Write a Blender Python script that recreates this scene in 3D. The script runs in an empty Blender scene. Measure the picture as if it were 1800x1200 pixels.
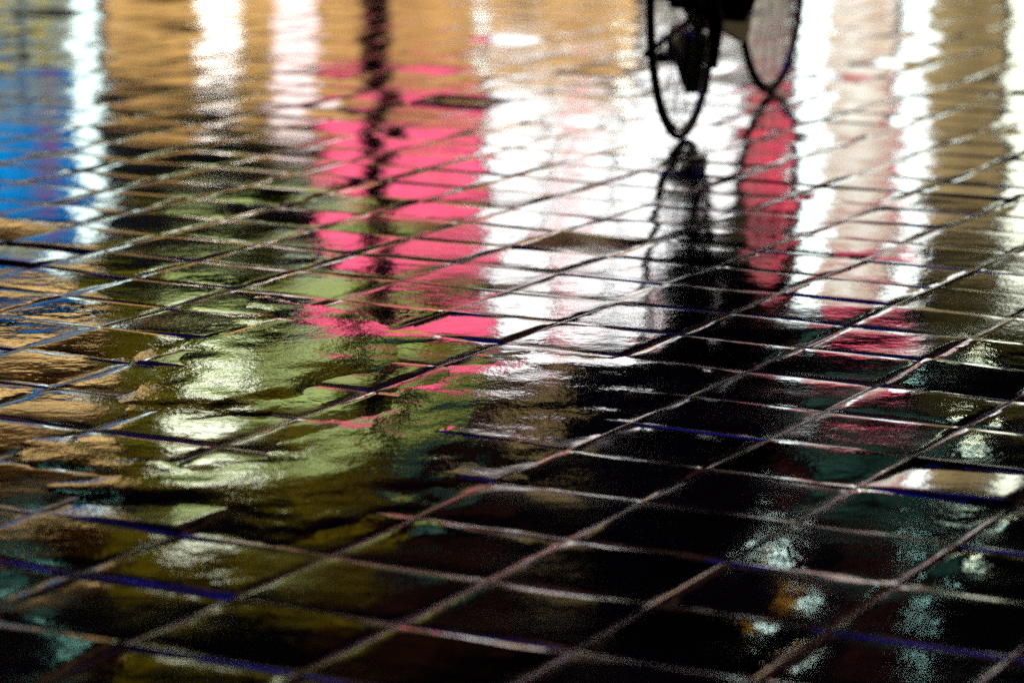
import bpy, bmesh, math, random
import numpy as np
from mathutils import Vector, Matrix
random.seed(4); rng = np.random.default_rng(11)
S = bpy.context.scene
COL = S.collection

# ------------------------------------------------------------------ camera numbers (fitted to the paving grid)
FPX, PITCH, ROLL, H = 5598.8, 0.193132, 0.0106958, 1.0
GTH, GOX, GOY, TS = 1.0999612, 2.5891885, -2.1086333, 0.21610898
CG, SG = math.cos(GTH), math.sin(GTH)

def ray(u, v):
    x = (u - 900) / FPX; y = -(v - 600) / FPX
    c, s = math.cos(ROLL), math.sin(ROLL); x, y = c*x - s*y, s*x + c*y
    cp, sp = math.cos(PITCH), math.sin(PITCH)
    return x, cp + y*sp, -sp + y*cp
def ground(u, v):
    d = ray(u, v); t = -H/d[2]; return d[0]*t, d[1]*t
def over(u, v, D):
    """point at depth D of the street whose mirror image in level wet ground is seen towards (u, v)"""
    d = ray(u, v); t = D/d[1]; return d[0]*t, -(H + d[2]*t)

# ------------------------------------------------------------------ tags and mesh helpers
def tag(o, label=None, cat=None, group=None, kind=None):
    if label: o['label'] = label
    if cat: o['category'] = cat
    if group: o['group'] = group
    if kind: o['kind'] = kind
    return o
def empty(name, loc=(0, 0, 0), rz=0):
    o = bpy.data.objects.new(name, None); COL.objects.link(o); o.location = loc; o.rotation_euler = (0, 0, rz); return o
def link(name, bm, mat, parent=None, smooth=False):
    me = bpy.data.meshes.new(name); bm.to_mesh(me); bm.free()
    if smooth:
        for p in me.polygons: p.use_smooth = True
    o = bpy.data.objects.new(name, me); COL.objects.link(o)
    if mat: me.materials.append(mat)
    if parent: o.parent = parent
    return o
def box(bm, x0, x1, y0, y1, z0, z1, bev=0.0):
    m = Matrix.Translation(((x0+x1)/2, (y0+y1)/2, (z0+z1)/2)) @ Matrix.Diagonal((abs(x1-x0), abs(y1-y0), abs(z1-z0), 1))
    r = bmesh.ops.create_cube(bm, size=1, matrix=m)
    if bev:
        es = list({e for v in r['verts'] for e in v.link_edges})
        bmesh.ops.bevel(bm, geom=es, offset=bev, segments=2, affect='EDGES')
    return bm
def boxbm(*a, **k): return box(bmesh.new(), *a, **k)
def frames(pts):
    out = []; n = len(pts); up = None
    for i in range(n):
        t = (pts[min(i+1, n-1)] - pts[max(i-1, 0)]).normalized()
        if up is None:
            a = Vector((0, 0, 1)) if abs(t.z) < .9 else Vector((1, 0, 0)); up = (a - t*a.dot(t)).normalized()
        else: up = (up - t*up.dot(t)).normalized()
        out.append((up, t.cross(up)))
    return out
def tube(bm, pts, r, n=12, cap=True):
    pts = [Vector(p) for p in pts]; rs = r if isinstance(r, (list, tuple)) else [r]*len(pts)
    fr = frames(pts); rings = []
    for p, (a, b), q in zip(pts, fr, rs):
        rings.append([bm.verts.new(p + a*q*math.cos(2*math.pi*k/n) + b*q*math.sin(2*math.pi*k/n)) for k in range(n)])
    for A, B in zip(rings, rings[1:]):
        for k in range(n): bm.faces.new((A[k], A[(k+1) % n], B[(k+1) % n], B[k]))
    if cap: bm.faces.new(list(reversed(rings[0]))); bm.faces.new(rings[-1])
    return bm
def torus(bm, c, R, r, ax='y', n=64, m=10, a0=0, a1=2*math.pi, flat=1.0):
    full = abs(a1-a0 - 2*math.pi) < 1e-6; rings = []
    for i in range(n if full else n+1):
        a = a0 + (a1-a0)*i/n; ring = []
        for k in range(m):
            b = 2*math.pi*k/m; rr = R + r*math.cos(b); w = r*flat*math.sin(b)
            ring.append(bm.verts.new((c[0]+rr*math.cos(a), c[1]+w, c[2]+rr*math.sin(a))))
        rings.append(ring)
    L = len(rings)
    for i in range(L if full else L-1):
        A, B = rings[i], rings[(i+1) % L]
        for k in range(m): bm.faces.new((A[k], B[k], B[(k+1) % m], A[(k+1) % m]))
    if not full: bm.faces.new(rings[0]); bm.faces.new(list(reversed(rings[-1])))
    return bm

# ------------------------------------------------------------------ materials
def lin(c):
    return tuple(((x/255)/12.92 if x/255 <= .04045 else ((x/255+.055)/1.055)**2.4) for x in c)
def newmat(name):
    m = bpy.data.materials.new(name); m.use_nodes = True; nt = m.node_tree; nt.nodes.clear()
    return m, nt, nt.nodes, nt.links
def N(nt, t, **k):
    n = nt.nodes.new(t)
    for a, b in k.items():
        if a in n.inputs: n.inputs[a].default_value = b
        else: setattr(n, a, b)
    return n
def plain(name, col, rough=.5, metal=0, var=.25, scale=30, ior=1.45):
    m, nt, ns, ln = newmat(name)
    o = N(nt, 'ShaderNodeOutputMaterial'); p = N(nt, 'ShaderNodeBsdfPrincipled', Roughness=rough, Metallic=metal, IOR=ior)
    tc = N(nt, 'ShaderNodeTexCoord'); nz = N(nt, 'ShaderNodeTexNoise', Scale=scale, Detail=5.0)
    r = N(nt, 'ShaderNodeValToRGB')
    r.color_ramp.elements[0].position = .3; r.color_ramp.elements[1].position = .7
    r.color_ramp.elements[0].color = (*[c*(1-var) for c in col], 1); r.color_ramp.elements[1].color = (*[min(1, c*(1+var)) for c in col], 1)
    ln.new(tc.outputs['Object'], nz.inputs['Vector']); ln.new(nz.outputs['Fac'], r.inputs['Fac'])
    ln.new(r.outputs['Color'], p.inputs['Base Color']); ln.new(p.outputs['BSDF'], o.inputs['Surface'])
    return m
_em = {}
def glow(rgb, k, var=0.0, scale=3.0, sub=None):
    """a lit lamp, sign face or shop window; var mixes in what stands behind the glass (colour sub)"""
    key = (rgb, k, var, scale, sub)
    if key in _em: return _em[key]
    m, nt, ns, ln = newmat('lit_surface')
    o = N(nt, 'ShaderNodeOutputMaterial'); e = N(nt, 'ShaderNodeEmission', Strength=k)
    c = lin(rgb)
    if var:
        tc = N(nt, 'ShaderNodeTexCoord'); mp = N(nt, 'ShaderNodeMapping'); mp.inputs['Scale'].default_value = (1, 1, .7)
        nz = N(nt, 'ShaderNodeTexNoise', Scale=scale, Detail=3.0, Roughness=.6)
        r = N(nt, 'ShaderNodeValToRGB'); r.color_ramp.elements[0].position = .42; r.color_ramp.elements[1].position = .58
        s = lin(sub) if sub else tuple(x*(1-var) for x in c)
        r.color_ramp.elements[0].color = (*s, 1); r.color_ramp.elements[1].color = (*c, 1)
        ln.new(tc.outputs['Object'], mp.inputs['Vector']); ln.new(mp.outputs['Vector'], nz.inputs['Vector'])
        ln.new(nz.outputs['Fac'], r.inputs['Fac']); ln.new(r.outputs['Color'], e.inputs['Color'])
    else: e.inputs['Color'].default_value = (*c, 1)
    ln.new(e.outputs['Emission'], o.inputs['Surface'])
    _em[key] = m; return m

def paving_material():
    m, nt, ns, ln = newmat('wet_paving')
    o = N(nt, 'ShaderNodeOutputMaterial'); p = N(nt, 'ShaderNodeBsdfPrincipled', IOR=1.38)
    tc = N(nt, 'ShaderNodeTexCoord')
    at = N(nt, 'ShaderNodeAttribute', attribute_name='joint'); at2 = N(nt, 'ShaderNodeAttribute', attribute_name='tone')
    # stone colour: dark granite, each slab its own tone, light sandy joints
    n1 = N(nt, 'ShaderNodeTexNoise', Scale=220.0, Detail=4.0); ln.new(tc.outputs['Object'], n1.inputs['Vector'])
    st = N(nt, 'ShaderNodeValToRGB'); st.color_ramp.elements[0].color = (.008, .006, .005, 1); st.color_ramp.elements[1].color = (.08, .036, .016, 1)
    ln.new(n1.outputs['Fac'], st.inputs['Fac'])
    mt = N(nt, 'ShaderNodeMix', data_type='RGBA', blend_type='MULTIPLY'); mt.inputs['Factor'].default_value = 1
    ln.new(st.outputs['Color'], mt.inputs[6]); ln.new(at2.outputs['Color'], mt.inputs[7])
    mj = N(nt, 'ShaderNodeMix', data_type='RGBA'); mj.inputs[7].default_value = (.13, .068, .038, 1)
    ln.new(at.outputs['Fac'], mj.inputs['Factor']); ln.new(mt.outputs[2], mj.inputs[6]); ln.new(mj.outputs[2], p.inputs['Base Color'])
    # film of water: smooth on the slabs, broken over the joints
    n2 = N(nt, 'ShaderNodeTexNoise', Scale=5.0, Detail=4.0); ln.new(tc.outputs['Object'], n2.inputs['Vector'])
    r2 = N(nt, 'ShaderNodeMapRange'); r2.inputs['From Min'].default_value = .35; r2.inputs['From Max'].default_value = .7
    r2.inputs['To Min'].default_value = .02; r2.inputs['To Max'].default_value = .10; ln.new(n2.outputs['Fac'], r2.inputs['Value'])
    ar = N(nt, 'ShaderNodeAttribute', attribute_name='rim')
    rr = N(nt, 'ShaderNodeMix', data_type='FLOAT'); rr.inputs[3].default_value = .11
    ln.new(ar.outputs['Fac'], rr.inputs['Factor']); ln.new(r2.outputs['Result'], rr.inputs[2])
    rj = N(nt, 'ShaderNodeMix', data_type='FLOAT'); rj.inputs[3].default_value = .42
    ln.new(at.outputs['Fac'], rj.inputs['Factor']); ln.new(rr.outputs[0], rj.inputs[2]); ln.new(rj.outputs[0], p.inputs['Roughness'])
    sj = N(nt, 'ShaderNodeMath', operation='MAXIMUM'); ln.new(at.outputs['Fac'], sj.inputs[0])
    sr = N(nt, 'ShaderNodeMath', operation='MULTIPLY'); sr.inputs[1].default_value = .55; ln.new(ar.outputs['Fac'], sr.inputs[0]); ln.new(sr.outputs[0], sj.inputs[1])
    tr = N(nt, 'ShaderNodeMath', operation='MULTIPLY_ADD'); tr.inputs[1].default_value = .03; tr.inputs[2].default_value = -.022; ln.new(at2.outputs['Fac'], tr.inputs[0])
    ta = N(nt, 'ShaderNodeMath', operation='ADD'); ln.new(tr.outputs[0], ta.inputs[0]); ln.new(rj.outputs[0], ta.inputs[1]); ln.new(ta.outputs[0], p.inputs['Roughness'])
    sp_ = N(nt, 'ShaderNodeMix', data_type='FLOAT'); sp_.inputs[2].default_value = .5; sp_.inputs[3].default_value = .13
    ln.new(sj.outputs[0], sp_.inputs['Factor']); ln.new(sp_.outputs[0], p.inputs['Specular IOR Level'])
    # fine ripples and grit
    n3 = N(nt, 'ShaderNodeTexNoise', Scale=16.0, Detail=3.0, Roughness=.55); ln.new(tc.outputs['Object'], n3.inputs['Vector'])
    n4 = N(nt, 'ShaderNodeTexNoise', Scale=160.0, Detail=2.0); ln.new(tc.outputs['Object'], n4.inputs['Vector'])
    b1 = N(nt, 'ShaderNodeBump', Strength=1.0, Distance=RIPPLE[0]); ln.new(n3.outputs['Fac'], b1.inputs['Height'])
    n6 = N(nt, 'ShaderNodeTexNoise', Scale=2.6, Detail=3.0); ln.new(tc.outputs['Object'], n6.inputs['Vector'])
    m6 = N(nt, 'ShaderNodeMapRange'); m6.inputs['From Min'].default_value = .52; m6.inputs['From Max'].default_value = .68; m6.inputs['To Min'].default_value = .5; m6.inputs['To Max'].default_value = 4.0
    ln.new(n6.outputs['Fac'], m6.inputs['Value'])
    g6 = N(nt, 'ShaderNodeMath', operation='MULTIPLY'); ln.new(n4.outputs['Fac'], g6.inputs[0]); ln.new(m6.outputs['Result'], g6.inputs[1])
    b2 = N(nt, 'ShaderNodeBump', Strength=1.0, Distance=RIPPLE[1]); ln.new(g6.outputs[0], b2.inputs['Height']); ln.new(b1.outputs['Normal'], b2.inputs['Normal'])
    n5 = N(nt, 'ShaderNodeTexNoise', Scale=420.0, Detail=2.0); ln.new(tc.outputs['Object'], n5.inputs['Vector'])
    jm = N(nt, 'ShaderNodeMath', operation='MULTIPLY'); ln.new(n5.outputs['Fac'], jm.inputs[0]); ln.new(at.outputs['Fac'], jm.inputs[1])
    b3 = N(nt, 'ShaderNodeBump', Strength=1.0, Distance=.0008); ln.new(jm.outputs[0], b3.inputs['Height']); ln.new(b2.outputs['Normal'], b3.inputs['Normal'])
    ln.new(b3.outputs['Normal'], p.inputs['Normal']); ln.new(p.outputs['BSDF'], o.inputs['Surface'])
    return m
RIPPLE = (.0007, .00006)
def water_material():
    m, nt, ns, ln = newmat('puddle_water')
    o = N(nt, 'ShaderNodeOutputMaterial'); p = N(nt, 'ShaderNodeBsdfPrincipled', IOR=1.36, Roughness=.05)
    p.inputs['Base Color'].default_value = (.05, .034, .012, 1)
    tc = N(nt, 'ShaderNodeTexCoord'); mp = N(nt, 'ShaderNodeMapping'); mp.inputs['Scale'].default_value = (1, .6, 1); mp.inputs['Rotation'].default_value = (0, 0, .5)
    ln.new(tc.outputs['Object'], mp.inputs['Vector'])
    a = N(nt, 'ShaderNodeTexNoise', Scale=34.0, Detail=5.0, Roughness=.65, Distortion=.4); ln.new(mp.outputs['Vector'], a.inputs['Vector'])
    b = N(nt, 'ShaderNodeBump', Strength=1.0, Distance=.00038); ln.new(a.outputs['Fac'], b.inputs['Height'])
    c = N(nt, 'ShaderNodeTexNoise', Scale=110.0, Detail=3.0); ln.new(mp.outputs['Vector'], c.inputs['Vector'])
    d = N(nt, 'ShaderNodeBump', Strength=1.0, Distance=.00025); ln.new(c.outputs['Fac'], d.inputs['Height']); ln.new(b.outputs['Normal'], d.inputs['Normal'])
    ln.new(d.outputs['Normal'], p.inputs['Normal']); ln.new(p.outputs['BSDF'], o.inputs['Surface'])
    return m

# ------------------------------------------------------------------ paving: one sheet of square slabs with sunk joints
def vnoise(x, y, seed=0):
    """smooth value noise, vectorised"""
    xi = np.floor(x).astype(np.int64); yi = np.floor(y).astype(np.int64); fx = x-xi; fy = y-yi
    def hsh(i, j):
        n = (i*374761393 + j*668265263 + seed*982451653) & 0x7fffffff
        n = ((n ^ (n >> 13))*1274126177) & 0x7fffffff
        return ((n ^ (n >> 16)) & 0xffff)/65535.0
    sx = fx*fx*(3-2*fx); sy = fy*fy*(3-2*fy)
    a = hsh(xi, yi); b = hsh(xi+1, yi); c = hsh(xi, yi+1); d = hsh(xi+1, yi+1)
    return (a+(b-a)*sx)*(1-sy) + (c+(d-c)*sx)*sy
JW, BV, JD = .0018, .0048, .0021        # half joint, arris, depth
def build_paving():
    half = TS/2
    fine = np.array([0, JW*.55, JW, JW+BV*.35, JW+BV*.7, JW+BV, .020, .029, .042, .058, .076, .092])
    fine = np.concatenate([fine, [half], TS-fine[::-1]])/TS
    coarse = np.array([0, JW, JW+BV, .03, .06, half, TS-.06, TS-.03, TS-JW-BV, TS-JW, TS])/TS
    co, fa, attr, tone, rims = [], [], [], [], []; base = 0
    ii = np.arange(-60, 60); cells = []
    for a in range(-90, 40):
        for b in range(-20, 110):
            A = (a+.5)*TS + GOY; B = (b+.5)*TS + GOX      # X*s - Y*c = A ; X*c + Y*s = B
            X = A*SG + B*CG; Y = -A*CG + B*SG
            if -6 < X < 6 and 1.2 < Y < 17: cells.append((a, b, X, Y))
    for a, b, X, Y in cells:
        hi = abs(X) < .45 + .19*Y and 2.4 < Y < 13
        t = fine if hi else coarse; n = len(t)
        la, lb = np.meshgrid(t, t, indexing='ij')
        A = (a+la)*TS + GOY; B = (b+lb)*TS + GOX
        x = A*SG + B*CG; y = -A*CG + B*SG
        # slightly ragged arrises
        wob = (vnoise(x*60, y*60, 3)-.5)*.0035
        d = np.minimum(np.minimum(la, 1-la), np.minimum(lb, 1-lb))*TS + wob*np.clip(1-(np.minimum(np.minimum(la, 1-la), np.minimum(lb, 1-lb))*TS)/.03, 0, 1)
        s = np.clip((d-JW)/BV, 0, 1); s = s*s*(3-2*s)
        ca, cb = (la-.5)*2, (lb-.5)*2
        open_ = np.clip((vnoise(x*2.3, y*2.3, 21)*.75+vnoise(x*11, y*11, 22)*.25-.36)*3.2, .03, 1.25)
        tl = rng.normal(0, TILT, 2)*rng.choice((1, 3, 5.5), p=(.74, .17, .09)); lift = rng.normal(0, .0003)
        cp = CROWN*(1+rng.normal(0, .6)); bow = rng.normal(0, .00022, 2)
        z = (-cp*(np.abs(ca)**5 + np.abs(cb)**5) + tl[0]*ca*half + tl[1]*cb*half + lift + bow[0]*ca*ca + bow[1]*cb*cb)*s - JD*(1-s)*open_
        z += (vnoise(x*9, y*9, 5)-.5)*.0007*s + (vnoise(x*2.2, y*2.2, 6)-.5)*.003
        co.append(np.stack([x, y, z], -1).reshape(-1, 3)); attr.append(((1-s)**.7*np.clip(open_, .15, 1)).ravel())
        rw = RIMW*rng.uniform(.3, 1.8); de = d + (vnoise(x*22, y*22, 12)-.5)*.045 + (vnoise(x*70, y*70, 13)-.5)*.012
        q = np.clip(1-(de-.006)/rw, 0, 1); rims.append((q*q*(3-2*q)).ravel())
        tone.append(np.full(n*n, rng.uniform(.6, 1.5)))
        i = np.arange(n*n).reshape(n, n) + base
        fa.append(np.stack([i[:-1, :-1], i[1:, :-1], i[1:, 1:], i[:-1, 1:]], -1).reshape(-1, 4)); base += n*n
    co = np.concatenate(co); fa = np.concatenate(fa); attr = np.concatenate(attr); rims = np.concatenate(rims); tone = np.concatenate(tone)
    # x,y = rotated (a,b) is a mirror-handed frame: flip so that faces look up
    p0, p1, p2 = co[fa[0, 0]], co[fa[0, 1]], co[fa[0, 2]]
    if np.cross(p1-p0, p2-p0)[2] < 0: fa = fa[:, ::-1]
    me = bpy.data.meshes.new('pavement'); me.vertices.add(len(co)); me.vertices.foreach_set('co', co.ravel())
    me.loops.add(fa.size); me.loops.foreach_set('vertex_index', fa.ravel().astype(np.int32))
    me.polygons.add(len(fa)); me.polygons.foreach_set('loop_start', np.arange(0, fa.size, 4, dtype=np.int32))
    me.update(calc_edges=True); me.polygons.foreach_set('use_smooth', np.ones(len(fa), bool))
    at = me.attributes.new('joint', 'FLOAT', 'POINT'); at.data.foreach_set('value', attr.astype(np.float32))
    at = me.attributes.new('tone', 'FLOAT', 'POINT'); at.data.foreach_set('value', tone.astype(np.float32))
    at = me.attributes.new('rim', 'FLOAT', 'POINT'); at.data.foreach_set('value', rims.astype(np.float32))
    me.materials.append(paving_material())
    o = bpy.data.objects.new('pavement', me); COL.objects.link(o)
    return tag(o, 'wet dark square paving slabs with pale joints', 'pavement', kind='structure')
TILT, CROWN, RIMW = .0046, .0006, .017
build_paving()
bm = bmesh.new(); v = [bm.verts.new(p) for p in ((-300, -60, -.03), (300, -60, -.03), (300, 600, -.03), (-300, 600, -.03))]; bm.faces.new(v)
tag(link('ground', bm, plain('wet_ground', (.03, .027, .025), .25, scale=2)), 'dark wet ground beyond the paving', 'ground', kind='structure')

# ------------------------------------------------------------------ standing water where the slabs dip
PUDDLES = [
    [(-60, 770), (120, 905), (330, 925), (470, 962), (600, 972), (700, 930), (790, 885), (900, 838), (1000, 790), (1090, 742), (1170, 690), (1180, 640), (1090, 620), (1000, 604), (900, 606), (800, 640), (720, 672), (660, 684), (560, 735), (470, 778), (380, 800), (280, 790), (190, 762), (60, 745)],
    [(215, 650), (300, 570), (420, 515), (600, 520), (720, 560), (800, 600), (700, 650), (600, 690), (480, 735), (330, 755), (240, 720)],
]
def build_puddle(pts, z0=.0034):
    P = np.array([ground(*p) for p in pts]); x0, y0 = P.min(0)-.2; x1, y1 = P.max(0)+.2
    nx, ny = int((x1-x0)/.011)+2, int((y1-y0)/.016)+2
    X, Y = np.meshgrid(np.linspace(x0, x1, nx), np.linspace(y0, y1, ny), indexing='ij')
    ins = np.zeros(X.shape, bool); dist = np.full(X.shape, 9.)
    for (ax, ay), (bx, by) in zip(P, np.roll(P, -1, 0)):
        c = ((ay > Y) != (by > Y)) & (X < (bx-ax)*(Y-ay)/(by-ay+1e-12)+ax); ins ^= c
        t = np.clip(((X-ax)*(bx-ax)+(Y-ay)*(by-ay))/((bx-ax)**2+(by-ay)**2), 0, 1)
        dist = np.minimum(dist, np.hypot(X-ax-t*(bx-ax), Y-ay-t*(by-ay)))
    sd = np.where(ins, dist, -dist) + (vnoise(X*14, Y*14, 8)-.5)*.10 + (vnoise(X*50, Y*50, 9)-.5)*.03
    k = np.clip((sd+.06)/.30, 0, 1); k = k*(2-k)
    Z = -.0045 + (z0+.0045)*k + (vnoise(X*2.2, Y*2.2, 6)-.5)*.003
    keep = k > 0.001; idx = -np.ones(X.shape, int); bm = bmesh.new(); vv = {}
    q = keep[:-1, :-1] | keep[1:, :-1] | keep[1:, 1:] | keep[:-1, 1:]
    def vert(i, j):
        if (i, j) not in vv: vv[i, j] = bm.verts.new((X[i, j], Y[i, j], Z[i, j]))
        return vv[i, j]
    for i, j in zip(*np.nonzero(q)): bm.faces.new((vert(i, j), vert(i+1, j), vert(i+1, j+1), vert(i, j+1)))
    return link('water', bm, WATER, smooth=True)
WATER = water_material()
for p, l in zip(PUDDLES, ('long shallow puddle drowning the joints of the slabs in front of the bicycle', 'small puddle on the paving behind the long puddle')):
    tag(build_puddle(p), l, 'puddle', kind='structure')

# ------------------------------------------------------------------ the street front whose lights lie in the wet slabs
D = 20.0
dark = plain('dark_render', (.020, .017, .015), .8, scale=2)
metal = plain('dark_metal', (.02, .02, .022), .45, .6)
trim = plain('stone_trim', (.05, .045, .04), .7)
def rect(u0, v0, u1, v1, d=D):
    uc, vc = (u0+u1)/2, (v0+v1)/2
    return over(u0, vc, d)[0], over(u1, vc, d)[0], max(over(uc, v0, d)[1], .02), over(uc, v1, d)[1]
def pane(name, parent, uv, mat, y=D-.03, th=.05, d=D, frame=None, sub=None, fw=.035):
    x0, x1, z0, z1 = rect(*uv, d)
    o = link(name, boxbm(x0, x1, y, y+th, z0, z1), mat, parent)
    if frame:
        f = bmesh.new()
        for a in ((x0-fw, x0, z0-fw, z1+fw), (x1, x1+fw, z0-fw, z1+fw), (x0, x1, z0-fw, z0), (x0, x1, z1, z1+fw)): box(f, a[0], a[1], y-.03, y+th, a[2], a[3])
        for k in range(1, frame[0]): xm = x0+(x1-x0)*k/frame[0]; box(f, xm-.018, xm+.018, y-.03, y-.002, z0, z1)
        for k in range(1, frame[1]): zm = z0+(z1-z0)*k/frame[1]; box(f, x0, x1, y-.026, y-.003, zm-.016, zm+.016)
        link('frame', f, metal, o if parent else None)
    return o
# building: wall, plinth, cornice, upper windows
bld = tag(empty('building', (0, 0, 0)), 'dark rendered building with lit shop fronts along the far side', 'building')
w = bmesh.new(); box(w, -16, 16, D+.3, D+9, -.02, 26); link('wall', w, dark, bld)
w = bmesh.new(); box(w, -16, 16, D+.22, D+.297, 0, .35); link('plinth', w, trim, bld)
w = bmesh.new(); box(w, -16.2, 16.2, D+.1, D+.297, 25.4, 25.8); box(w, -16.1, 16.1, D+.17, D+.297, 25.2, 25.397); link('cornice', w, trim, bld)
UPW, ROOFB = .9, 4.5
def win(uv, rgb, k, fr=(2, 2), var=.0, scale=3, sub=None):
    return pane('window', bld, uv, glow(rgb, k, var, scale, sub), y=D+.2, th=.09, frame=fr)
win((935, 796, 1112, 858), (232, 205, 130), 1.7, (2, 1), .3, 4)
win((1440, 790, 1660, 960), (70, 120, 105), 1.0, (2, 2), .7, 2)
win((690, 820, 805, 880), (110, 160, 150), 1.4, (2, 2), .6, 4)
win((-60, 745, 195, 890), (125, 80, 20), .8, (3, 2), .7, 3)
win((200, 775, 690, 985), (140, 120, 15), 1.3, (5, 2), .8, 2.5)
win((860, 610, 1120, 790), (150, 105, 80), .9, (3, 2), .7, 2.5)
win((1640, 500, 1840, 720), (135, 125, 60), 1.0, (2, 2), .8, 3)
win((10, 990, 90, 1100), (90, 150, 135), 1.2, (1, 2), .7, 4)

win((1170, 880, 1420, 1010), (105, 48, 34), .55, (2, 2), .6, 3)  # these dim brown panes are added so the dark slab faces reflect brown
win((1420, 1080, 1640, 1200), (110, 52, 40), .5, (2, 2), .6, 3)
win((560, 1000, 900, 1150), (90, 50, 26), .5, (3, 2), .6, 3)
def shopfront(label, uv, mat, fr, cat='shop window', y=D+.04):
    t = tag(empty('shop_window', (0, 0, 0)), label, cat)
    p = pane('pane', t, uv, mat, y=y, th=.2, frame=fr)
    return t, p
shopfront('warm tan lit shop window behind the dark pole', (185, -210, 1128, 172), glow((235, 182, 108), 1.9, .4, 5), (2, 1))
shopfront('grey green lit shop window beside the white light column at the left', (-160, -210, 134, 166), glow((180, 188, 160), 1.4, .4, 3), (3, 2))
shopfront('pink backlit window panel behind the dark pole', (566, 232, 848, 488), glow((255, 98, 135), 3.6, .3, 4), (1, 1))
shopfront('bright white shop window with rows of small panes', (856, 135, 1296, 582), glow((238, 246, 246), 5.8, .35, 6, (165, 150, 148)), (4, 2))
shopfront('pale grey lit shop window between two white light columns', (1452, -210, 1570, 500), glow((222, 222, 212), 3.4, .5, 5, (165, 135, 105)), (1, 3))
shopfront('tan lit shop window between two white light columns', (1630, -210, 1764, 400), glow((180, 155, 105), 1.8, .5, 5), (1, 3))
shopfront('crimson pink lit panel beside the white light column', (1302, 180, 1386, 540), glow((240, 66, 98), 3.0, .6, 7, (140, 95, 88)), (1, 3))
shopfront('white lit entrance between pink panel and white light column', (1130, -210, 1386, 132), glow((205, 196, 178), 1.5, .4, 3), (3, 2))
def sign(label, uv, rgb, k, y=D-.1, var=0, scale=4, sub=None, th=.12):
    t = tag(empty('shop_sign', (0, 0, 0)), label, 'sign')
    p = pane('face', t, uv, glow(rgb, k, var, scale, sub), y=y, th=.03)
    x0, x1, z0, z1 = rect(*uv); link('casing', boxbm(x0-.015, x1+.015, y+.031, y+th, z0-.015, z1+.015), metal, t)
    return t
sign('olive green lit fascia band under the dark upper wall', (195, 585, 838, 690), (170, 165, 30), 1.7, y=D-.02, var=.5, scale=3)
for i, (uv, rgb, k, l) in enumerate([
    ((300, 530, 420, 590), (215, 235, 140), 2.2, 'upper left pale green lit sign square on the olive fascia'),
    ((302, 680, 432, 752), (245, 252, 225), 8.0, 'brightest white green lit sign square below the olive fascia'),
    ((300, 605, 425, 665), (210, 228, 130), 2.2, 'middle left pale green lit sign square on the olive fascia'),
    ((440, 640, 612, 718), (205, 228, 140), 2.3, 'wide pale green lit sign at the foot of the olive fascia'),
    ((500, 530, 602, 562), (235, 245, 215), 2.2, 'small white lit sign at the top of the olive fascia'),
    ((520, 572, 632, 635), (205, 220, 115), 1.9, 'pale green lit sign square left of the dark pole'),
    ((690, 575, 742, 682), (195, 222, 120), 2.0, 'narrow pale green lit sign right of the dark pole'),
    ((788, 585, 824, 684), (180, 215, 110), 1.9, 'narrowest pale green lit sign at the right end of the fascia')]):
    sign(l, uv, rgb, k, var=.15, scale=5)
sign('amber lit box sign at the far left', (-90, 596, 192, 705), (245, 202, 130), 3.2, var=.12)
sign('crimson lit sign below the grey shop window', (1444, 500, 1602, 566), (250, 82, 118), 3.2, var=.3)
sign('small crimson lit sign across the second white light column', (1545, 238, 1626, 300), (235, 70, 95), 2.2)
for uv, l in [((955, 520, 1006, 552), 'small pink lit sign on the white shop window'), ((1115, 528, 1190, 556), 'small pink lit sign at the right of the white shop window'),
              ((962, 430, 1010, 448), 'thin pink lit strip on the white shop window'), ((1000, 210, 1040, 262), 'upright pink lit plate high on the white shop window')]:
    sign(l, uv, (240, 60, 98), 3.0, y=D-.03, th=.05)
scr = tag(empty('led_screen', (0, 0, 0)), 'blue lit screen with a lilac stripe at the far left', 'screen')
pane('display', scr, (-160, 172, 132, 490), glow((0, 135, 208), 2.5, .75, 3.5, (0, 55, 110)), y=D-.02)
pane('stripe', scr, (64, 215, 100, 400), glow((165, 125, 200), 1.4, .5, 6), y=D-.045, th=.02)
# the street front goes on to both sides
for x0, wd, rgb, k, fr, l in ((-7.2, 3.0, (225, 185, 120), 1.3, (3, 2), 'amber lit shop window left of the grey green one'), (-11.0, 3.2, (170, 195, 205), 1.1, (4, 2), 'pale blue lit shop window near the left end of the building'),
                              (-15.0, 3.4, (215, 120, 95), .9, (3, 2), 'reddish lit shop window at the left end of the building'), (4.3, 2.6, (205, 205, 160), 1.3, (3, 2), 'pale yellow lit shop window right of the far right column'),
                              (7.5, 3.2, (225, 170, 110), 1.2, (4, 2), 'orange lit shop window in the right half of the building'), (11.4, 3.6, (150, 185, 170), 1.0, (4, 2), 'pale green lit shop window near the right end of the building')):
    t = tag(empty('shop_window', (0, 0, 0)), l, 'shop window')
    o = link('pane', boxbm(x0, x0+wd, D+.04, D+.24, .4, 2.5), glow(rgb, k, .45, 4), t); f = bmesh.new()
    for q in ((x0-.05, x0, .35, 2.55), (x0+wd, x0+wd+.05, .35, 2.55), (x0, x0+wd, .35, .4), (x0, x0+wd, 2.5, 2.55)): box(f, q[0], q[1], D+.01, D+.24, q[2], q[3])
    for n in range(1, fr[0]): xm = x0+wd*n/fr[0]; box(f, xm-.02, xm+.02, D+.01, D+.037, .4, 2.5)
    link('frame', f, metal, o)
    link('fascia', boxbm(x0-.1, x0+wd+.1, D-.02, D+.29, 2.7, 3.2), trim, t)
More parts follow.
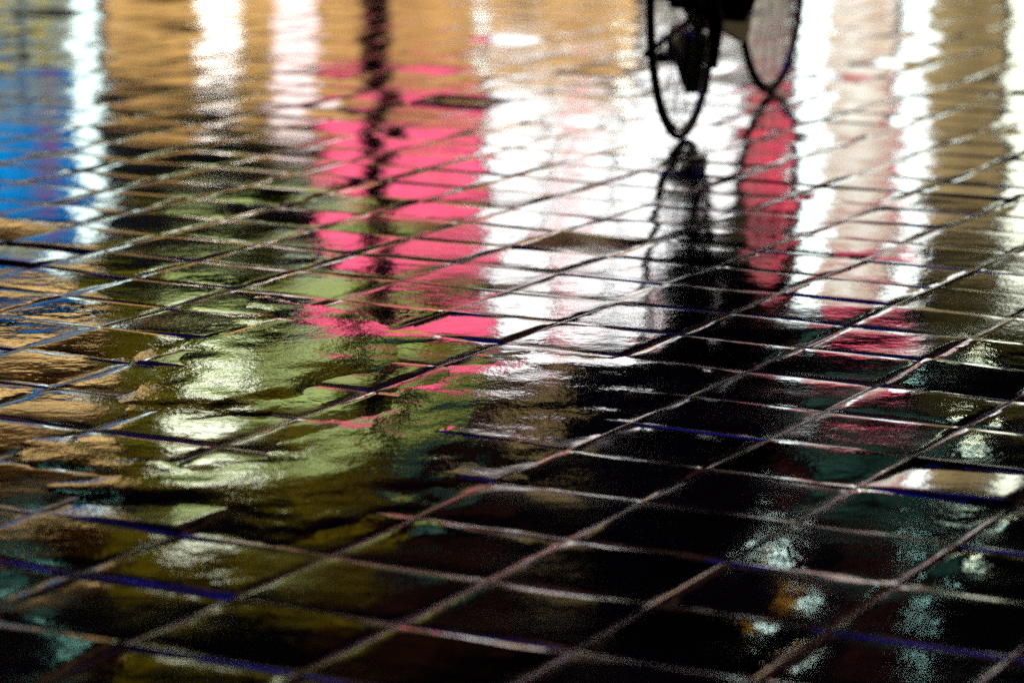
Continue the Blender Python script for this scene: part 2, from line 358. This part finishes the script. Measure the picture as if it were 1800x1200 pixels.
# tall white light columns
def column(label, uv, rgb, k):
    t = tag(empty('light_column', (0, 0, 0)), label, 'lamp', 'tall white light columns on the street front')
    x0, x1, z0, z1 = rect(*uv); cx = (x0+x1)/2; r = (x1-x0)/2
    b = tube(bmesh.new(), [(cx, D-.25, z0+.06), (cx, D-.25, z1)], r, 20); link('diffuser', b, glow(rgb, k), t, True)
    b = tube(bmesh.new(), [(cx, D-.25, z1), (cx, D-.25, z1+.04)], r*1.1, 20); link('cap', b, metal, t, True)
    b = tube(bmesh.new(), [(cx, D-.25, 0), (cx, D-.25, z0+.06)], r*1.15, 20); link('base', b, metal, t, True)
column('white light column beside the blue screen', (142, -215, 178, 470), (225, 250, 245), 4)
column('white light column right of the cyclist', (1397, -215, 1442, 520), (240, 255, 252), 5)
column('white light column between the grey and the tan shop window', (1576, -215, 1620, 480), (240, 255, 248), 4.5)
column('yellowish white light column at the far right', (1768, -215, 1826, 470), (245, 250, 225), 4.5)
column('pinkish white light column in the tan shop window', (488, -215, 562, 178), (255, 228, 222), 3.0)
# poles standing between
def pole(label, u, d, r, top):
    x = over(u, 300, d)[0]; t = tag(empty('pole', (x, d, 0)), label, 'pole')
    link('shaft', tube(bmesh.new(), [(0, 0, 0), (0, 0, top)], [r, r*.8], 20), metal, t, True)
    link('base', tube(bmesh.new(), [(0, 0, 0), (0, 0, .3), (0, 0, .34)], [r*1.35, r*1.35, r*1.02], 20), metal, t, True)
pole('dark slender pole in front of the pink panel', 660, 17.0, .08, 3.3)
# upper storeys: warm lit panes and a blue sign, added unseen to tint the joints
for k in range(9):
    for row in range(2):
        x = -10.5 + 2.5*k; z = 7.2 + 2.9*row; c = [(225, 150, 120), (215, 165, 90), (230, 130, 125), (205, 150, 130)][(k*3+row) % 4]
        o = link('window', boxbm(x, x+1.5, D+.2, D+.29, z, z+1.9), glow(c, UPW, .5, 2), bld)  # added lit pane, there for the warm pink it gives the joints
        f = bmesh.new()
        for q in ((x-.05, x, z-.05, z+1.95), (x+1.5, x+1.55, z-.05, z+1.95), (x, x+1.5, z-.05, z), (x, x+1.5, z+1.9, z+1.95), (x+.72, x+.78, z, z+1.9)): box(f, q[0], q[1], D+.15, D+.28, q[2], q[3])
        link('frame', f, metal, o)
t = tag(empty('added_roof_sign', (0, 0, 0)), 'wide deep blue lit sign added unseen under the roof, tinting the slab joints', 'sign')
link('face', boxbm(-8, 4, D-.08, D-.05, 14, 20.5), glow((5, 45, 235), ROOFB), t); link('casing', boxbm(-8.1, 4.1, D-.049, D+.29, 13.9, 20.6), metal, t)  # added for the blue glints it puts on the slab edges
# hanging lamps
def lamp(label, u, v, rgb, k, r=.045, d=18.5, yel=None):
    x, z = over(u, v, d); t = tag(empty('hanging_lamp', (x, d, z)), label, 'lamp', 'hanging street lamps')
    b = bmesh.new(); bmesh.ops.create_uvsphere(b, u_segments=20, v_segments=12, radius=r); link('bulb', b, glow(rgb, k), t, True)
    link('shade', tube(bmesh.new(), [(0, 0, r*.85), (0, 0, r*1.4), (0, 0, r*2.2)], [r*1.5, r*.9, r*.25], 20), metal, t, True)
    link('bracket', tube(bmesh.new(), [(0, 0, r*2.2), (0, 0, r*2.2+.25), (0, .15, r*2.2+.33), (0, D+.3-d, r*2.2+.33)], .012, 8), metal, t, True)
for a in [('cool white lamp beside the amber panel high on the wall', 1365, 1065, (215, 250, 240), 22, .05),
          ('cool white lamp high on the wall at the right', 1620, 1100, (180, 240, 228), 20, .04), ('warm white lamp on the wall at the far right', 1705, 775, (245, 250, 210), 22, .045),
          ('cool lamp on the wall below the far right lamp', 1700, 850, (190, 225, 205), 6, .07), ('cool lamp high at the far left', 60, 1165, (150, 225, 205), 6, .08),
          ('small bright lamp over the tan shop window', 848, 30, (225, 245, 245), 12, .05), ('bright lamp beside the white entrance', 1100, 130, (250, 255, 240), 12, .05),
          ('white lamp in the tan shop window', 385, 70, (255, 245, 235), 9, .14), ('yellow lamp at the upper far left', 75, 30, (215, 190, 40), 3, .055), ('yellow lamp at the far left edge', 5, 25, (215, 190, 40), 3, .055)]: lamp(*a)
sign('amber lit panel high on the dark wall', (1255, 1030, 1340, 1085), (215, 150, 35), 4.5, var=.3)

# ------------------------------------------------------------------ bicycle
BX, BY = .4096, 7.6942; FXc, FYc = .7004, 8.6776
HEAD = math.atan2(FYc-BY, FXc-BX); WB = math.hypot(FXc-BX, FYc-BY)
black = plain('black_paint', (.012, .012, .013), .3, 0, scale=40); rubber = plain('rubber', (.012, .011, .011), .7)
steel = plain('dull_steel', (.25, .25, .26), .35, 1.0); leather = plain('worn_leather', (.03, .018, .012), .55)
bike = tag(empty('bicycle', (BX, BY, 0), HEAD), 'dark city bicycle on the wet paving, seen from behind, carrying a rider in dark clothes', 'bicycle')
bike.rotation_euler = (math.radians(-.6), 0, HEAD)
WR = .345
def wheel(cx, steer=0):
    w = empty('wheel', (cx, 0, WR), steer); w.parent = bike
    link('tyre', torus(bmesh.new(), (0, 0, 0), WR-.0095, .0095), rubber, w, True)
    link('rim', torus(bmesh.new(), (0, 0, 0), WR-.0265, .0055, flat=1.3), steel, w, True)
    b = bmesh.new()
    for k in range(32):
        a = 2*math.pi*k/32; s = .028 if k % 2 else -.028; o = .35 if k % 4 < 2 else -.35
        tube(b, [(.02*math.cos(a+o*3), s, .02*math.sin(a+o*3)), ((WR-.027)*math.cos(a), 0, (WR-.027)*math.sin(a))], .0010, 5)
    link('spokes', b, steel, w, True)
    link('hub', tube(bmesh.new(), [(0, -.06, 0), (0, -.035, 0), (0, -.03, 0), (0, .03, 0), (0, .035, 0), (0, .06, 0)], [.009, .009, .03, .03, .009, .009], 14), steel, w, True)
    return w
wheel(0); wheel(WB, math.radians(-3))
BB = Vector((.43, 0, .285)); SEAT = Vector((.24, 0, .86)); HT = Vector((.79, 0, .93)); HB = Vector((.845, 0, .70))
b = bmesh.new()
tube(b, [BB, SEAT], .016); tube(b, [BB, HB+Vector((-.01, 0, .02))], .018); tube(b, [SEAT-Vector((0, 0, .12))+Vector((.03, 0, 0)), HT-Vector((-.012, 0, .05))], .015); tube(b, [HT, HB], .02)
for s in (-1, 1):
    tube(b, [BB+Vector((-.02, s*.03, 0)), (.2, s*.05, .315), (0, s*.064, WR)], .010); tube(b, [SEAT+Vector((.02, s*.018, -.06)), (0.02, s*.062, WR)], .008)
tube(b, [BB+Vector((0, -.04, 0)), BB+Vector((0, .04, 0))], .024)
link('frame', b, black, bike, True)
b = bmesh.new()
tube(b, [HB, HB+Vector((.02, 0, -.06))], .018)
for s in (-1, 1): tube(b, [HB+Vector((.02, 0, -.05)), HB+Vector((.03, s*.05, -.08)), (WB-.03, s*.056, .45), (WB, s*.06, WR)], [.014, .014, .012, .009])
link('fork', b, black, bike, True)
b = bmesh.new(); tube(b, [HT, HT+Vector((-.03, 0, .13)), HT+Vector((-.01, 0, .17))], .012)
tube(b, [HT+Vector((-.16, .29, .17)), HT+Vector((-.05, .25, .18)), HT+Vector((0, .12, .17)), HT+Vector((-.01, 0, .17)), HT+Vector((0, -.12, .17)), HT+Vector((-.05, -.25, .18)), HT+Vector((-.16, -.29, .17))], .011)
link('handlebar', b, steel, bike, True)
for s in (-1, 1): link('grip', tube(bmesh.new(), [HT+Vector((-.17, s*.292, .17)), HT+Vector((-.06, s*.257, .18))], .016), rubber, bike, True)
link('seat_post', tube(bmesh.new(), [SEAT, SEAT+Vector((-.03, 0, .10))], .012), steel, bike, True)
b = bmesh.new(); st = SEAT+Vector((-.03, 0, .12))
tube(b, [st+Vector((-.13, 0, .01)), st+Vector((-.10, 0, .015)), st+Vector((-.02, 0, .015)), st+Vector((.06, 0, .01)), st+Vector((.15, 0, 0))], [.06, .09, .075, .035, .018], 16)
for vv in b.verts: vv.co.z = st.z + .01 + (vv.co.z-st.z-.01)*.35
link('saddle', b, leather, bike, True)
CR = math.radians(302)      # left crank points forward and down
b = bmesh.new(); prof = []
for k in range(15): a = -math.pi/2-.14+(math.pi+.28)*k/14; prof.append((BB.x+.088*math.cos(a), BB.z+.088*math.sin(a)))
for k in range(9): a = math.pi/2+.14+(math.pi-.28)*k/8; prof.append((-.01+.045*math.cos(a), WR+.045*math.sin(a)))
A = [b.verts.new((x, -.056, z)) for x, z in prof]; B = [b.verts.new((x, -.040, z)) for x, z in prof]
b.faces.new(A); b.faces.new(B[::-1])
for k in range(len(A)): b.faces.new((A[k], B[k], B[(k+1) % len(A)], A[(k+1) % len(A)]))
bmesh.ops.recalc_face_normals(b, faces=b.faces[:]); link('chain_guard', b, black, bike)
b = bmesh.new(); tube(b, [(.0, -.06, WR), (.03, -.068, .30), (.045, -.068, .27), (.03, -.066, .17)], [.014, .022, .02, .012], 10); link('derailleur', b, metal, bike, True)
for k, (r0, yy) in enumerate(((.045, -.052), (.037, -.046), (.03, -.04))): link('sprocket', tube(bmesh.new(), [(0, yy-.002, WR), (0, yy+.002, WR)], r0, 24), metal, bike, True)
PED = {}
for s in (1, -1):
    a = CR if s == 1 else CR+math.pi
    e = BB + Vector((.165*math.cos(a), 0, .165*math.sin(a)))
    link('crank', tube(bmesh.new(), [BB+Vector((0, s*.066, 0)), e+Vector((0, s*.078, 0))], [.014, .010], 10), steel, bike, True)
    p = e + Vector((0, s*.145, 0)); PED[s] = p
    b = boxbm(p.x-.045, p.x+.045, p.y-.055, p.y+.055, p.z-.013, p.z+.013, bev=.004); tube(b, [e+Vector((0, s*.07, 0)), p], .008); link('pedal', b, rubber, bike)
b = bmesh.new(); rk = .73
for s in (-1, 1): tube(b, [(-.27, s*.06, rk), (.15, s*.06, rk)], .007); tube(b, [(-.2, s*.06, rk), (-.01, s*.07, WR)], .006)
for k in range(4): tube(b, [(-.26+.13*k, -.06, rk), (-.26+.13*k, .06, rk)], .006)
link('rear_rack', b, black, bike, True)
b = bmesh.new(); tube(b, [(-.36, 0, .62), (-.385, 0, .62)], .028, 20); link('rear_reflector', b, plain('red_reflector', (.25, .01, .01), .15), bike, True)
b = bmesh.new(); tube(b, [(.84, 0, .88), (.90, 0, .88), (.93, 0, .88)], [.02, .045, .045], 20); link('headlight', b, steel, bike, True)
link('kickstand', tube(bmesh.new(), [(.30, .05, .27), (.02, .10, .20)], .009, 8), steel, bike, True)

# ------------------------------------------------------------------ rider
cloth = plain('dark_wool', (.014, .013, .015), .9, scale=60); trouser = plain('black_cotton', (.012, .012, .014), .85, scale=60)
skin = plain('skin', (.42, .25, .18), .5, var=.08); hair = plain('dark_hair', (.015, .010, .008), .5); shoe_m = plain('black_shoe', (.013, .012, .012), .4); sole_m = plain('shoe_sole', (.03, .028, .026), .7)
rider = tag(empty('person', (BX, BY, 0), HEAD), 'rider in dark coat and trousers on the bicycle, feet on the pedals', 'person')
rider.rotation_euler = bike.rotation_euler.copy()
def skinned(name, verts, edges, mat, root=0, sub=2, parent=rider):
    me = bpy.data.meshes.new(name); me.from_pydata([v[0] for v in verts], edges, [])
    o = bpy.data.objects.new(name, me); COL.objects.link(o); o.parent = parent; me.materials.append(mat)
    m = o.modifiers.new('skin', 'SKIN'); m.use_smooth_shade = True
    for i, v in enumerate(verts):
        r = v[1]; me.skin_vertices[0].data[i].radius = (r, r) if not isinstance(r, tuple) else r
        me.skin_vertices[0].data[i].use_root = (i == root)
    o.modifiers.new('sub', 'SUBSURF').levels = sub; o.modifiers['sub'].render_levels = sub
    return o
HIP = st + Vector((-.03, 0, .10)); CH = Vector((HIP.x+.16, 0, HIP.z+.36)); NK = Vector((HIP.x+.21, 0, HIP.z+.53)); HD = Vector((HIP.x+.26, 0, HIP.z+.70))
def two(a, c, l1, l2, pole):
    d = c-a; L = min(d.length, (l1+l2)*.999); n = d.normalized(); x = (l1*l1-l2*l2+L*L)/(2*L); h = math.sqrt(max(l1*l1-x*x, 0))
    p = (pole - n*pole.dot(n)).normalized(); return a+n*x+p*h
V, E = [], []
def add(p, r, prev=None):
    V.append((tuple(p), r)); i = len(V)-1
    if prev is not None: E.append((prev, i))
    return i
pel = add(HIP+Vector((0, 0, .02)), (.13, .15)); wa = add(HIP+Vector((.07, 0, .18)), (.11, .14), pel); ch = add(CH, (.12, .17), wa); nk0 = add(NK-Vector((.01, 0, .02)), .075, ch); nk = add(NK+Vector((.02, 0, .05)), .055, nk0)
h1 = add(HD-Vector((-.02, 0, .05)), (.075, .065), nk); h2 = add(HD+Vector((0, 0, .03)), (.098, .08), h1); h3 = add(HD+Vector((-.01, 0, .11)), (.07, .06), h2)
HEEL = {}; ANK = {}; WRI = {}; KNEE = {}; ELB = {}
for s in (1, -1):
    hip = HIP+Vector((.02, s*.10, -.01)); heel = PED[s]+(Vector((-.16, -.098, -.055)) if s == 1 else Vector((-.14, .07, -.14))); HEEL[s] = heel; ank = heel+Vector((.045, 0, .10)); ANK[s] = ank
    kn = two(hip, ank, .45, .46, Vector((1, s*.12, .4))); KNEE[s] = kn
    a = add(hip, .088, pel); k = add(hip.lerp(kn, .5), .078, a); k2 = add(kn, .058, k); c = add(kn.lerp(ank, .35), .056, k2); d = add(ank+Vector((0, 0, .03)), .040, c)
    sh = CH+Vector((.03, s*.18, .10)); wr = HT+Vector((-.14, s*.285, .20)); WRI[s] = wr
    el = two(sh, wr, .30, .27, Vector((-.3, s*.6, -.7))); ELB[s] = el
    a = add(sh, .062, ch); k = add(el, .045, a); add(wr, .030, k)
body = skinned('body', V, E, skin)
# clothes follow the body a little outside it
V, E = [], []
pel = add(HIP+Vector((0, 0, -.02)), (.165, .185)); wa = add(HIP+Vector((.07, 0, .18)), (.14, .17), pel); ch = add(CH, (.15, .20), wa); nk0 = add(NK, .085, ch)
for s in (1, -1):
    a = add(CH+Vector((.03, s*.19, .10)), .078, ch); k = add(ELB[s], .060, a); add(WRI[s]-(WRI[s]-ELB[s])*.08, .043, k)
skinned('coat', V, E, cloth)
b = bmesh.new(); rows = []          # skirt of the long coat, hanging over the saddle and rack
for z, cx, rx, ry in ((HIP.z+.10, HIP.x+.02, .15, .18), (HIP.z-.05, HIP.x-.01, .20, .22), (HIP.z-.25, HIP.x-.05, .25, .25), (HIP.z-.42, HIP.x-.08, .29, .27), (HIP.z-.55, HIP.x-.10, .31, .28)):
    row = []
    for k in range(40):
        a = 2*math.pi*k/40; f = 1+.05*math.sin(7*a)*(HIP.z+.1-z)/.6
        row.append(b.verts.new((cx+rx*f*math.cos(a), ry*f*math.sin(a), z+.03*math.cos(a)+.012*math.sin(5*a))))
    rows.append(row)
for A, B in zip(rows, rows[1:]):
    for k in range(40): b.faces.new((A[k], B[k], B[(k+1) % 40], A[(k+1) % 40]))
sk = link('coat_skirt', b, cloth, rider, True); sm = sk.modifiers.new('thick', 'SOLIDIFY'); sm.thickness = .008
V, E = [], []
pel = add(HIP+Vector((0, 0, 0)), (.14, .16))
for s in (1, -1):
    hip = HIP+Vector((.03, s*.10, -.03)); a = add(hip, .10, pel); k = add(hip.lerp(KNEE[s], .5), .092, a); k2 = add(KNEE[s], .072, k); c = add(KNEE[s].lerp(ANK[s], .4), .068, k2); add(ANK[s]+Vector((0, 0, .05)), .052, c)
skinned('trousers', V, E, trouser)
for s in (1, -1):
    ball = PED[s]+Vector((0, -s*.015, .03)); hl = HEEL[s]; n = (ball-hl).normalized(); side = n.cross(Vector((0, 0, 1))).normalized(); upv = side.cross(n)
    V, E = [], []
    a = add(hl+upv*.035+n*.03, (.034, .032)); i = add(hl+upv*.055+n*.085, (.042, .038), a); j = add(hl.lerp(ball, .75)+upv*.036, (.040, .030), i); add(ball+n*.06+upv*.022, (.034, .020), j)
    add(ANK[s]+Vector((0, 0, .03)), .046, i)
    o = skinned('shoe', V, E, shoe_m)
    b = bmesh.new(); P0 = [(-.005, .030), (.05, .033), (.12, .034), (.17, .042), (.21, .038), (.245, .018)]; rows = []
    for t, wd in P0:
        c0 = hl+n*t; th = .026 if t < .06 else .012
        rows.append([b.verts.new(c0+side*wd+upv*.006), b.verts.new(c0-side*wd+upv*.006), b.verts.new(c0-side*wd+upv*(.006-th)), b.verts.new(c0+side*wd+upv*(.006-th))])
    for A, B in zip(rows, rows[1:]):
        for k in range(4): b.faces.new((A[k], A[(k+1) % 4], B[(k+1) % 4], B[k]))
    b.faces.new(rows[0][::-1]); b.faces.new(rows[-1]); bmesh.ops.recalc_face_normals(b, faces=b.faces[:]); link('sole', b, sole_m, o)
b = bmesh.new(); bmesh.ops.create_uvsphere(b, u_segments=24, v_segments=16, radius=1)
for vv in b.verts:
    vv.co = Vector((vv.co.x*.115-.018, vv.co.y*.092, vv.co.z*.125+.025)) + HD
    if vv.co.x > HD.x+.05: vv.co.x = HD.x+.05
link('hair', b, hair, rider, True)
fc = HD
b = bmesh.new(); bmesh.ops.create_cone(b, segments=10, radius1=.018, radius2=.006, depth=.05, matrix=Matrix.Translation(fc+Vector((.095, 0, -.005))) @ Matrix.Rotation(-.35, 4, 'Y')); link('nose', b, skin, rider, True)
for s in (1, -1):
    b = bmesh.new(); bmesh.ops.create_uvsphere(b, u_segments=12, v_segments=8, radius=.012, matrix=Matrix.Translation(fc+Vector((.082, s*.032, .02)))); link('eye', b, plain('eye', (.05, .04, .03), .2), rider, True)
    b = bmesh.new(); bmesh.ops.create_uvsphere(b, u_segments=12, v_segments=8, radius=1, matrix=Matrix.Translation(fc+Vector((0, s*.088, -.005))) @ Matrix.Diagonal((.022, .010, .034, 1))); link('ear', b, skin, rider, True)
    # hand: palm plus five fingers closed on the grip
    w0 = WRI[s]; g = HT+Vector((-.115, s*.275, .175)); V, E = [], []
    pa = add(w0, .026); pb = add(w0.lerp(g, .6)+Vector((.03, 0, .025)), (.038, .018), pa)
    for k in range(4):
        o = (k-1.5)*.021; t = Vector((.9, -s*.3, 0)).normalized()*o
        f1 = g+t+Vector((.02, s*.012, .03)); f2 = g+t+Vector((.022, s*.034, .008)); f3 = g+t+Vector((.012, s*.02, -.024))
        a = add(f1, .010, pb); c = add(f2, .009, a); add(f3, .008, c)
    a = add(g+Vector((.03, -s*.03, .012)), .011, pb); add(g+Vector((.045, -s*.022, -.016)), .009, a)
    skinned('hand', V, E, skin, sub=1)

# ------------------------------------------------------------------ sky, camera, view
w = bpy.data.worlds.new('World'); S.world = w; w.use_nodes = True; nt = w.node_tree; nt.nodes.clear()
o = N(nt, 'ShaderNodeOutputWorld'); bg = N(nt, 'ShaderNodeBackground', Strength=.10); sky = N(nt, 'ShaderNodeTexSky', sky_type='NISHITA')
sky.sun_disc = False; sky.sun_elevation = math.radians(-2.5); sky.sun_rotation = math.radians(200)
nt.links.new(sky.outputs['Color'], bg.inputs['Color']); nt.links.new(bg.outputs['Background'], o.inputs['Surface'])
cam = bpy.data.cameras.new('camera'); co = bpy.data.objects.new('camera', cam); COL.objects.link(co)
cp, sp = math.cos(PITCH), math.sin(PITCH); c, s = math.cos(ROLL), math.sin(ROLL)
right0, up0, fwd = Vector((1, 0, 0)), Vector((0, sp, cp)), Vector((0, cp, -sp))
R = c*right0 + s*up0; U = -s*right0 + c*up0
co.matrix_world = Matrix((( R.x, U.x, -fwd.x, 0), (R.y, U.y, -fwd.y, 0), (R.z, U.z, -fwd.z, H), (0, 0, 0, 1)))
cam.sensor_width = 36; cam.lens = FPX/1800*36; cam.clip_start = .05; cam.clip_end = 2000
cam.dof.use_dof = True; cam.dof.focus_distance = 5.0; cam.dof.aperture_fstop = cam.lens/1000/.030
S.camera = co
S.view_settings.view_transform = 'Standard'; S.view_settings.look = 'None'; S.view_settings.exposure = 0; S.view_settings.gamma = 1
S.cycles.max_bounces = 8
S.cycles.use_denoising = False
S.cycles.sample_clamp_direct = 5; S.cycles.sample_clamp_indirect = 2
